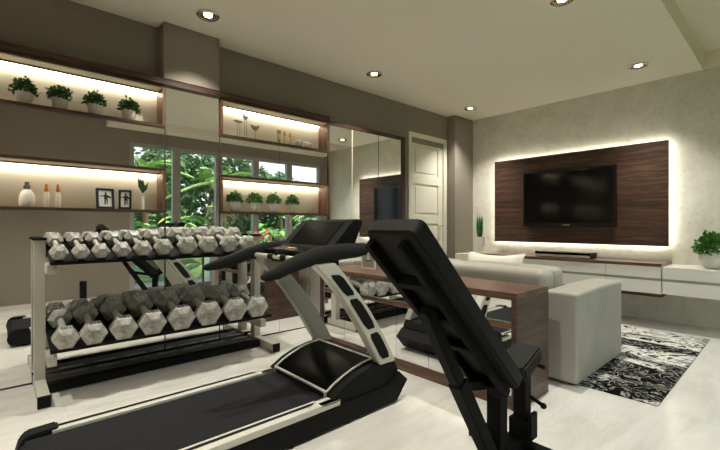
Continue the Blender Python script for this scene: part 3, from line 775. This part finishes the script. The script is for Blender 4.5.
# white scatter cushion leaning on the back
b = bmesh.new(); bmesh.ops.create_grid(b, x_segments=14, y_segments=14, size=.5)
top = []
for v in b.verts:
    x, y = v.co.x*2, v.co.y*2
    pin = 1-.10*(1-abs(x))*(abs(y)**3)-.10*(1-abs(y))*(abs(x)**3)
    v.co = Vector((x*.27*(1-.12*(1-x*x)*0)*(1-.13*(1-y*y)*abs(x)**3), y*.20*(1-.16*(1-x*x)*abs(y)**3), .07*((1-x*x)*(1-y*y))**.45))
r2 = bmesh.ops.duplicate(b, geom=b.verts[:]+b.edges[:]+b.faces[:])
for g in r2['geom']:
    if isinstance(g, bmesh.types.BMVert): g.co.z *= -1
bmesh.ops.remove_doubles(b, verts=b.verts[:], dist=.0005)
Mx = Matrix.Translation((3.08, 1.745, .585)) @ Euler((0, math.radians(-72), 0)).to_matrix().to_4x4() @ Matrix.Rotation(PI/2, 4, 'Z')
q = MB(); q.merge(b, Mx)
tag(q.build('scatter_cushion', 'cushion_cloth', None, 80), 'white scatter cushion leaning on the sofa back', 'cushion')

tag(MB().box(2.69, 4.585, .522, 2.75, .0005, .009, .002).build('area_rug', 'rug'), 'black and white abstract rug under the sofa', 'rug')

# ------------------------------------------------------------------ tv wall
PN = thing('tv_panel', 'walnut veneered wall panel with glowing edges behind the television', 'panel', (5.08, 1.85, .786))
MB().box(5.055, 5.075, .892, 2.815, .786, 1.874).build('veneer_board', 'walnut_y', PN)
MB().box(5.076, 5.134, .96, 2.745, .855, 1.805).build('batten_frame', 'black_metal', PN)
for a in ((5.078, 5.084, .905, 2.802, 1.840, 1.862), (5.078, 5.084, .905, 2.802, .798, .820), (5.078, 5.084, .904, .926, .82, 1.84), (5.078, 5.084, 2.781, 2.803, .82, 1.84)):
    MB().box(*a).build('led_strip', 'led_strip_tv', PN)
TV = thing('television', 'black flat television hung on the walnut panel', 'television', (5.02, 1.86, .99))
tv = MB(); y0, y1, z0, z1 = 1.344, 2.381, .986, 1.672; fx = .028
tv.box(4.992, 5.035, y0, y0+fx, z0, z1, .002).box(4.992, 5.035, y1-fx, y1, z0, z1, .002).box(4.992, 5.035, y0+fx, y1-fx, z1-fx, z1, .002).box(4.992, 5.035, y0+fx, y1-fx, z0, z0+.042, .002)
tv.build('bezel', 'tv_frame', TV)
MB().box(4.998, 5.03, y0+fx, y1-fx, z0+.042, z1-fx).build('screen', 'tv_glass', TV)
MB().box(5.03, 5.054, 1.6, 2.1, 1.15, 1.5).build('wall_mount', 'black_metal', TV)
lg = MB().box(4.9905, 4.993, 1.825, 1.90, z0+.016, z0+.025)
lg.build('maker_mark', 'metal_trim', TV, fix=False)

# floating cabinets
def floater(y0, y1, joints, label, woodtop, zt, zb, nm='floating_cabinet', loc=None):
    t = thing(nm, label, 'cabinet', (4.9, (y0+y1)/2, zb))
    xf = 4.668
    MB().box(xf+.02, XT-.001, y0+.002, y1-.002, zb+(.03 if woodtop else 0), zt-(.03 if woodtop else 0)).build('carcass', 'white_lacquer', t)
    if woodtop:
        MB().box(xf-.004, XT-.001, y0, y1, zt-.029, zt, .001).build('top_board', 'console_wood_y', t)
        MB().box(xf-.004, XT-.001, y0, y1, zb, zb+.03, .001).build('bottom_board', 'walnut_y', t)
    zlo = zb+(.031 if woodtop else 0); zhi = zt-(.031 if woodtop else 0)
    ys = [y0+.002]+joints+[y1-.002]
    for a, b_ in zip(ys, ys[1:]):
        MB().box(xf, xf+.019, a+.002, b_-.002, .494, zhi).build('drawer', 'white_lacquer', t)
        MB().box(xf, xf+.019, a+.002, b_-.002, zlo, .468).build('drawer', 'white_lacquer', t)
    MB().box(xf+.012, xf+.020, y0+.002, y1-.002, .468, .494).build('finger_channel', 'grey_gap', t)
floater(.878, 2.777, [1.352, 1.827, 2.302], 'long floating media cabinet with walnut top under the television', True, .634, .313)
floater(-.10, .876, [.388], 'white floating cabinet to the right of the walnut topped one', False, .603, .349)
floater(2.779, 3.195, [], 'short white floating cabinet in the corner by the column', False, .617, .349)
t = thing('media_player', 'flat black and silver media player on the walnut cabinet top', 'media player', (4.8, 1.79, .634))
MB().box(4.72, 4.93, 1.515, 2.105, .642, .672, .002).build('body', 'metal_trim', t)
MB().box(4.716, 4.935, 1.51, 2.11, .672, .700, .002).box(4.722,4.93,1.5105,1.5145,.643,.672).build('lid', 'gloss_black', t)
MB().box(4.74, 4.92, 1.53, 2.08, .634, .642).build('foot_base', 'rubber_black', t)
# tall grass vase
t = thing('grass_vase', 'white tapered vase with upright green blades in the corner', 'vase', (4.9, 2.947, .617))
MB().lathe([(.040,0),(.052,.02),(.068,.11),(.069,.16),(.064,.225),(.058,.225),(.062,.16)], (4.9,2.947,.618), 26).build('vase_body', 'white_ceramic', t, 50)
q = MB(); rnd = random.Random(9)
for k in range(48):
    a = rnd.uniform(0,2*PI); r_ = rnd.uniform(0,.035); hh = rnd.uniform(.2,.37)
    q.leaf((4.9+math.cos(a)*r_, 2.947+math.sin(a)*r_, .618+.2), (math.cos(a)*.09, math.sin(a)*.09, 1), hh, .011, (math.cos(a),math.sin(a),0), .3)
q.build('grass_blades', 'blade_leaf', t, fix=False)

# ------------------------------------------------------------------ downlights
LIGHTS = [(1.125,2.885,'recessed downlight above the dumbbell rack, near the column'), (2.805,2.88,'recessed downlight in front of the mirrored closet'), (4.555,2.88,'recessed downlight in the corner near the white door'),
          (4.525,1.03,'recessed downlight above the rug near the raised ceiling'), (2.82,1.075,'recessed downlight at the top edge above the bench'), (1.12,1.05,None), (-.57,2.885,None), (-.57,1.05,None)]
for i, (x, y, lab) in enumerate(LIGHTS):
    if lab is None: lab = ['recessed downlight over the near end of the treadmill','recessed downlight over the far left corner by the mirrors','recessed downlight over the near left corner'][i-5]
    t = thing('downlight', lab, 'ceiling light', (x, y, H-.02), 'recessed ceiling downlights')
    MB().lathe([(.078,H),(.080,H-.010),(.074,H-.016),(.062,H-.016),(.058,H-.008),(.058,H)], (x,y,0), 32, cap=False).build('trim_ring', 'chrome', t, 50)
    MB().lathe([(.058,H-.010),(.046,H-.005),(.030,H-.003)], (x,y,0), 12, cap=False).build('reflector', 'brass', t)
    MB().lathe([(.030,H-.009),(.030,H-.003)], (x,y,0), 12).build('bulb', 'lamp_glow', t)
    L = bpy.data.lights.new('downlight_lamp', 'SPOT'); L.energy = 100; L.color = (1,.955,.87)
    L.spot_size = math.radians(100); L.spot_blend = 1.0; L.shadow_soft_size = .02
    o = bpy.data.objects.new('downlight_lamp', L); C.objects.link(o); o.location = (x, y, H-.055)

# ------------------------------------------------------------------ garden outside the window
struct('ground', MB().box(-8, 18, -22, YB-.14, -.14, -.06), 'lawn', 'green lawn outside the windows', 'ground')
struct('path', MB().box(-2, 9, -1.3, YB-.14, -.06, -.02), 'paving', 'grey paved terrace outside the windows', 'terrace')
def palm(x, y, h, fl, label, m, seed, nf=14, group='garden palms'):
    rnd = random.Random(seed)
    t = thing('garden_palm', label, 'palm', (x, y, -.06), group)
    if h > .3: MB().tube([(x, y, -.06), (x+.04, y, h*.5), (x, y+.03, h)], [.09,.07,.06], 10).build('trunk', 'bark', t, True)
    else: MB().tube([(x, y, -.06), (x, y, h+.02)], [.05,.04], 8).build('trunk', 'bark', t, True)
    for k in range(nf):
        a = k*2*PI/nf+rnd.uniform(-.2,.2); el = rnd.uniform(.25,1.25); L = fl*rnd.uniform(.8,1.1); q = MB()
        pts = []
        for j_ in range(11):
            s_ = j_/10; r_ = L*(s_*math.cos(el)+.25*s_*s_); z_ = L*(s_*math.sin(el)*1.0-.75*s_*s_*(.6+.3*math.cos(el)))
            pts.append(Vector((x+math.cos(a)*r_, y+math.sin(a)*r_, h+z_)))
        q.tube(pts, [.010*(1-.07*i_) for i_ in range(11)], 4)
        sd = Vector((-math.sin(a), math.cos(a), 0))
        for j_ in range(1, 11):
            for g in (0, .5):
                if j_ == 10 and g: continue
                p_ = pts[j_].lerp(pts[min(j_+1,10)], g); tn = (pts[min(j_+1,10)]-pts[j_-1]).normalized()
                ll_ = L*.34*math.sin(PI*(.12+.80*(j_+g)/11))
                for s2 in (-1, 1):
                    q.leaf(p_, sd*s2+tn*.75+Vector((0,0,-.35)), ll_, .018*fl, (0,0,1), .2)
        q.build('frond', m, t, fix=False)
def broad(x, y, h, n, label, m, seed, wl=.12):
    rnd = random.Random(seed)
    t = thing('leafy_plant', label, 'garden plant', (x, y, -.06), 'broad leaved garden plants')
    st = MB()
    for k in range(n):
        a = rnd.uniform(0, 2*PI); hh = h*rnd.uniform(.35,1.0); r_ = hh*rnd.uniform(.15,.5)
        p1 = Vector((x+math.cos(a)*r_, y+math.sin(a)*r_, hh))
        st.tube([(x, y, -.06), (x+math.cos(a)*r_*.5, y+math.sin(a)*r_*.5, hh*.6), p1], .008, 4)
        q = MB(); L = h*rnd.uniform(.3,.5); dr = Vector((math.cos(a), math.sin(a), .25)).normalized(); sd = Vector((-math.sin(a), math.cos(a), 0))
        rows = []
        for j_ in range(7):
            s_ = j_/6; c = p1+dr*L*s_+Vector((0,0,-.5*L*s_*s_)); ww = wl*h*math.sin(PI*(.06+.92*s_))**.7
            rows.append((q.bm.verts.new(c-sd*ww+Vector((0,0,ww*.3))), q.bm.verts.new(c), q.bm.verts.new(c+sd*ww+Vector((0,0,ww*.3)))))
        for A_, B_ in zip(rows, rows[1:]):
            q.bm.faces.new((A_[0],A_[1],B_[1],B_[0])); q.bm.faces.new((A_[1],A_[2],B_[2],B_[1]))
        q.build('leaf', m, t, True, fix=False)
    st.build('stems', 'palm_leaf_dark', t, fix=False)
def bush(x, y, rx, h, label, m, seed, n=1500, ls=.12):
    rnd = random.Random(seed)
    t = thing('garden_tree', label, 'tree', (x, y, -.06), 'dense trees at the back of the garden')
    MB().tube([(x,y,-.06),(x+.05,y,h*.4),(x-.03,y,h*.7)], [.12,.09,.05], 8).build('trunk', 'bark', t, True)
    q = MB(); blobs = [(rnd.uniform(-.6,.6)*rx, rnd.uniform(-.4,.4)*rx, rnd.uniform(.15,.85)*h, rnd.uniform(.3,.5)*rx) for _ in range(12)]
    for k in range(n):
        bx, by, bz, br_ = rnd.choice(blobs); v = Vector((rnd.gauss(0,1), rnd.gauss(0,1), rnd.gauss(0,1))).normalized()*br_*rnd.uniform(.7,1.05)
        q.leaf((x+bx+v.x, y+by+v.y, max(.02, bz+v.z)), (v.x+rnd.uniform(-.3,.3), v.y+rnd.uniform(-.3,.3), v.z-.2), ls*rnd.uniform(.8,1.6), ls*.38, (rnd.uniform(-1,1), rnd.uniform(-1,1), 1))
    q.build('crown', m, t, fix=False)
TREES = [(1.2,-6.0,1.25,3.9,'dark_leaf'),(3.3,-6.4,1.25,4.4,'palm_leaf_dark'),(5.5,-6.4,1.25,3.6,'dark_leaf'),(7.7,-6.8,1.3,3.1,'palm_leaf_dark'),(10.0,-6.8,1.3,2.2,'dark_leaf'),(12.4,-7.0,1.4,2.0,'palm_leaf_dark'),
         (2.2,-9.0,1.6,5.6,'dark_leaf'),(5.4,-9.4,1.7,5.0,'palm_leaf_dark'),(8.8,-9.6,1.7,4.0,'dark_leaf'),(12.2,-9.8,1.8,2.4,'dark_leaf')]
TL = ['tall dark tree behind the leftmost window panes','tall mid green tree behind the second window','dark green tree behind the third window','mid green tree behind the fourth window','low dark tree at the right of the garden','low mid green tree at the far right end of the garden',
      'tallest dark tree in the back row of the garden','mid green tree in the back row, right of the tallest one','dark tree in the back row behind the fourth window','lowest dark tree at the far end of the back row']
for i, (x, y, rx, h, m) in enumerate(TREES): bush(x, y, rx, h, TL[i], m, 40+i, 3800, .17)
palm(2.6,-4.2,2.2,1.15,'bright palm with hanging fronds behind the second window', 'palm_leaf', 1, 18)
palm(4.6,-4.3,2.1,1.2,'bright green palm arching behind the third window', 'palm_leaf', 2, 18)
palm(6.6,-4.6,1.9,1.2,'bright green palm behind the fourth window', 'palm_leaf', 3, 18)
palm(8.8,-4.8,1.6,1.15,'bright green palm at the right side of the garden', 'palm_leaf', 4, 16)
palm(3.3,-2.2,.12,.8,'low spiky palm close behind the windows', 'palm_leaf', 5, 14)
palm(5.3,-2.3,.12,.85,'low spreading dark palm near the fifth window', 'palm_leaf_dark', 6, 14)
palm(7.2,-2.8,.12,.85,'low bright palm beyond the fifth window', 'palm_leaf', 8, 14)
broad(2.25,-1.75,1.15,14,'bright broad leaved plant close behind the leftmost window', 'broad_leaf', 11)
broad(3.55,-3.3,1.5,16,'yellow green narrow leaved plant behind the second window', 'yellow_leaf', 12, .07)
broad(4.3,-1.9,.95,14,'bright broad leaved plant behind the third window', 'broad_leaf', 13)
broad(6.2,-2.3,1.0,14,'bright broad leaved plant behind the fourth window', 'broad_leaf', 14)
broad(1.45,-3.2,1.5,14,'dark broad leaved plant by the leftmost window frame', 'palm_leaf_dark', 15)
broad(5.6,-3.4,1.3,16,'tall bright broad leaved plant between two palms', 'broad_leaf', 16, .1)
broad(7.7,-3.9,1.2,14,'dark broad leaved plant between the right hand palms', 'palm_leaf_dark', 17, .1)

# ------------------------------------------------------------------ world, sun, camera
W = bpy.data.worlds.new('World'); bpy.context.scene.world = W; W.use_nodes = True
nt = W.node_tree; bg = nt.nodes['Background']
sky = nt.nodes.new('ShaderNodeTexSky'); sky.sky_type = 'HOSEK_WILKIE'; sky.turbidity = 4; sky.ground_albedo = .4
sky.sun_direction = (.3,-.4,.86)
mx = nt.nodes.new('ShaderNodeMix'); mx.data_type = 'RGBA'; mx.inputs[0].default_value = .75
mx.inputs[6].default_value = (1,1,1,1); mx.inputs[7].default_value = (.86,.95,1.0,1)
nt.links.new(mx.outputs[2], bg.inputs['Color']); bg.inputs['Strength'].default_value = 1.4
nt.nodes.remove(sky)
S = bpy.data.lights.new('sun', 'SUN'); S.energy = 6; S.angle = math.radians(2); S.color = (1,.96,.88)
o = bpy.data.objects.new('sun', S); C.objects.link(o); o.rotation_euler = Vector((.25,.5,1.0)).normalized().to_track_quat('Z','Y').to_euler()
o.location = (3, 6, 8)

cam = bpy.data.cameras.new('camera'); co = bpy.data.objects.new('camera', cam); C.objects.link(co)
cam.sensor_width = 36; cam.lens = 398/720*36; cam.shift_y = .5/720; cam.clip_start = .02
co.location = (0, 0, 1)
az = math.radians(47.8)
co.rotation_euler = (PI/2, 0, az-PI/2)
sc = bpy.context.scene; sc.camera = co
sc.view_settings.view_transform = 'Standard'; sc.view_settings.look = 'None'; sc.view_settings.gamma = 1
sc.view_settings.exposure = .32
sc.cycles.max_bounces = 14; sc.cycles.diffuse_bounces = 8; sc.cycles.glossy_bounces = 6; sc.cycles.transparent_max_bounces = 12
sc.cycles.sample_clamp_indirect = 6
sc.cycles.use_denoising = True
sc.cycles.caustics_reflective = True
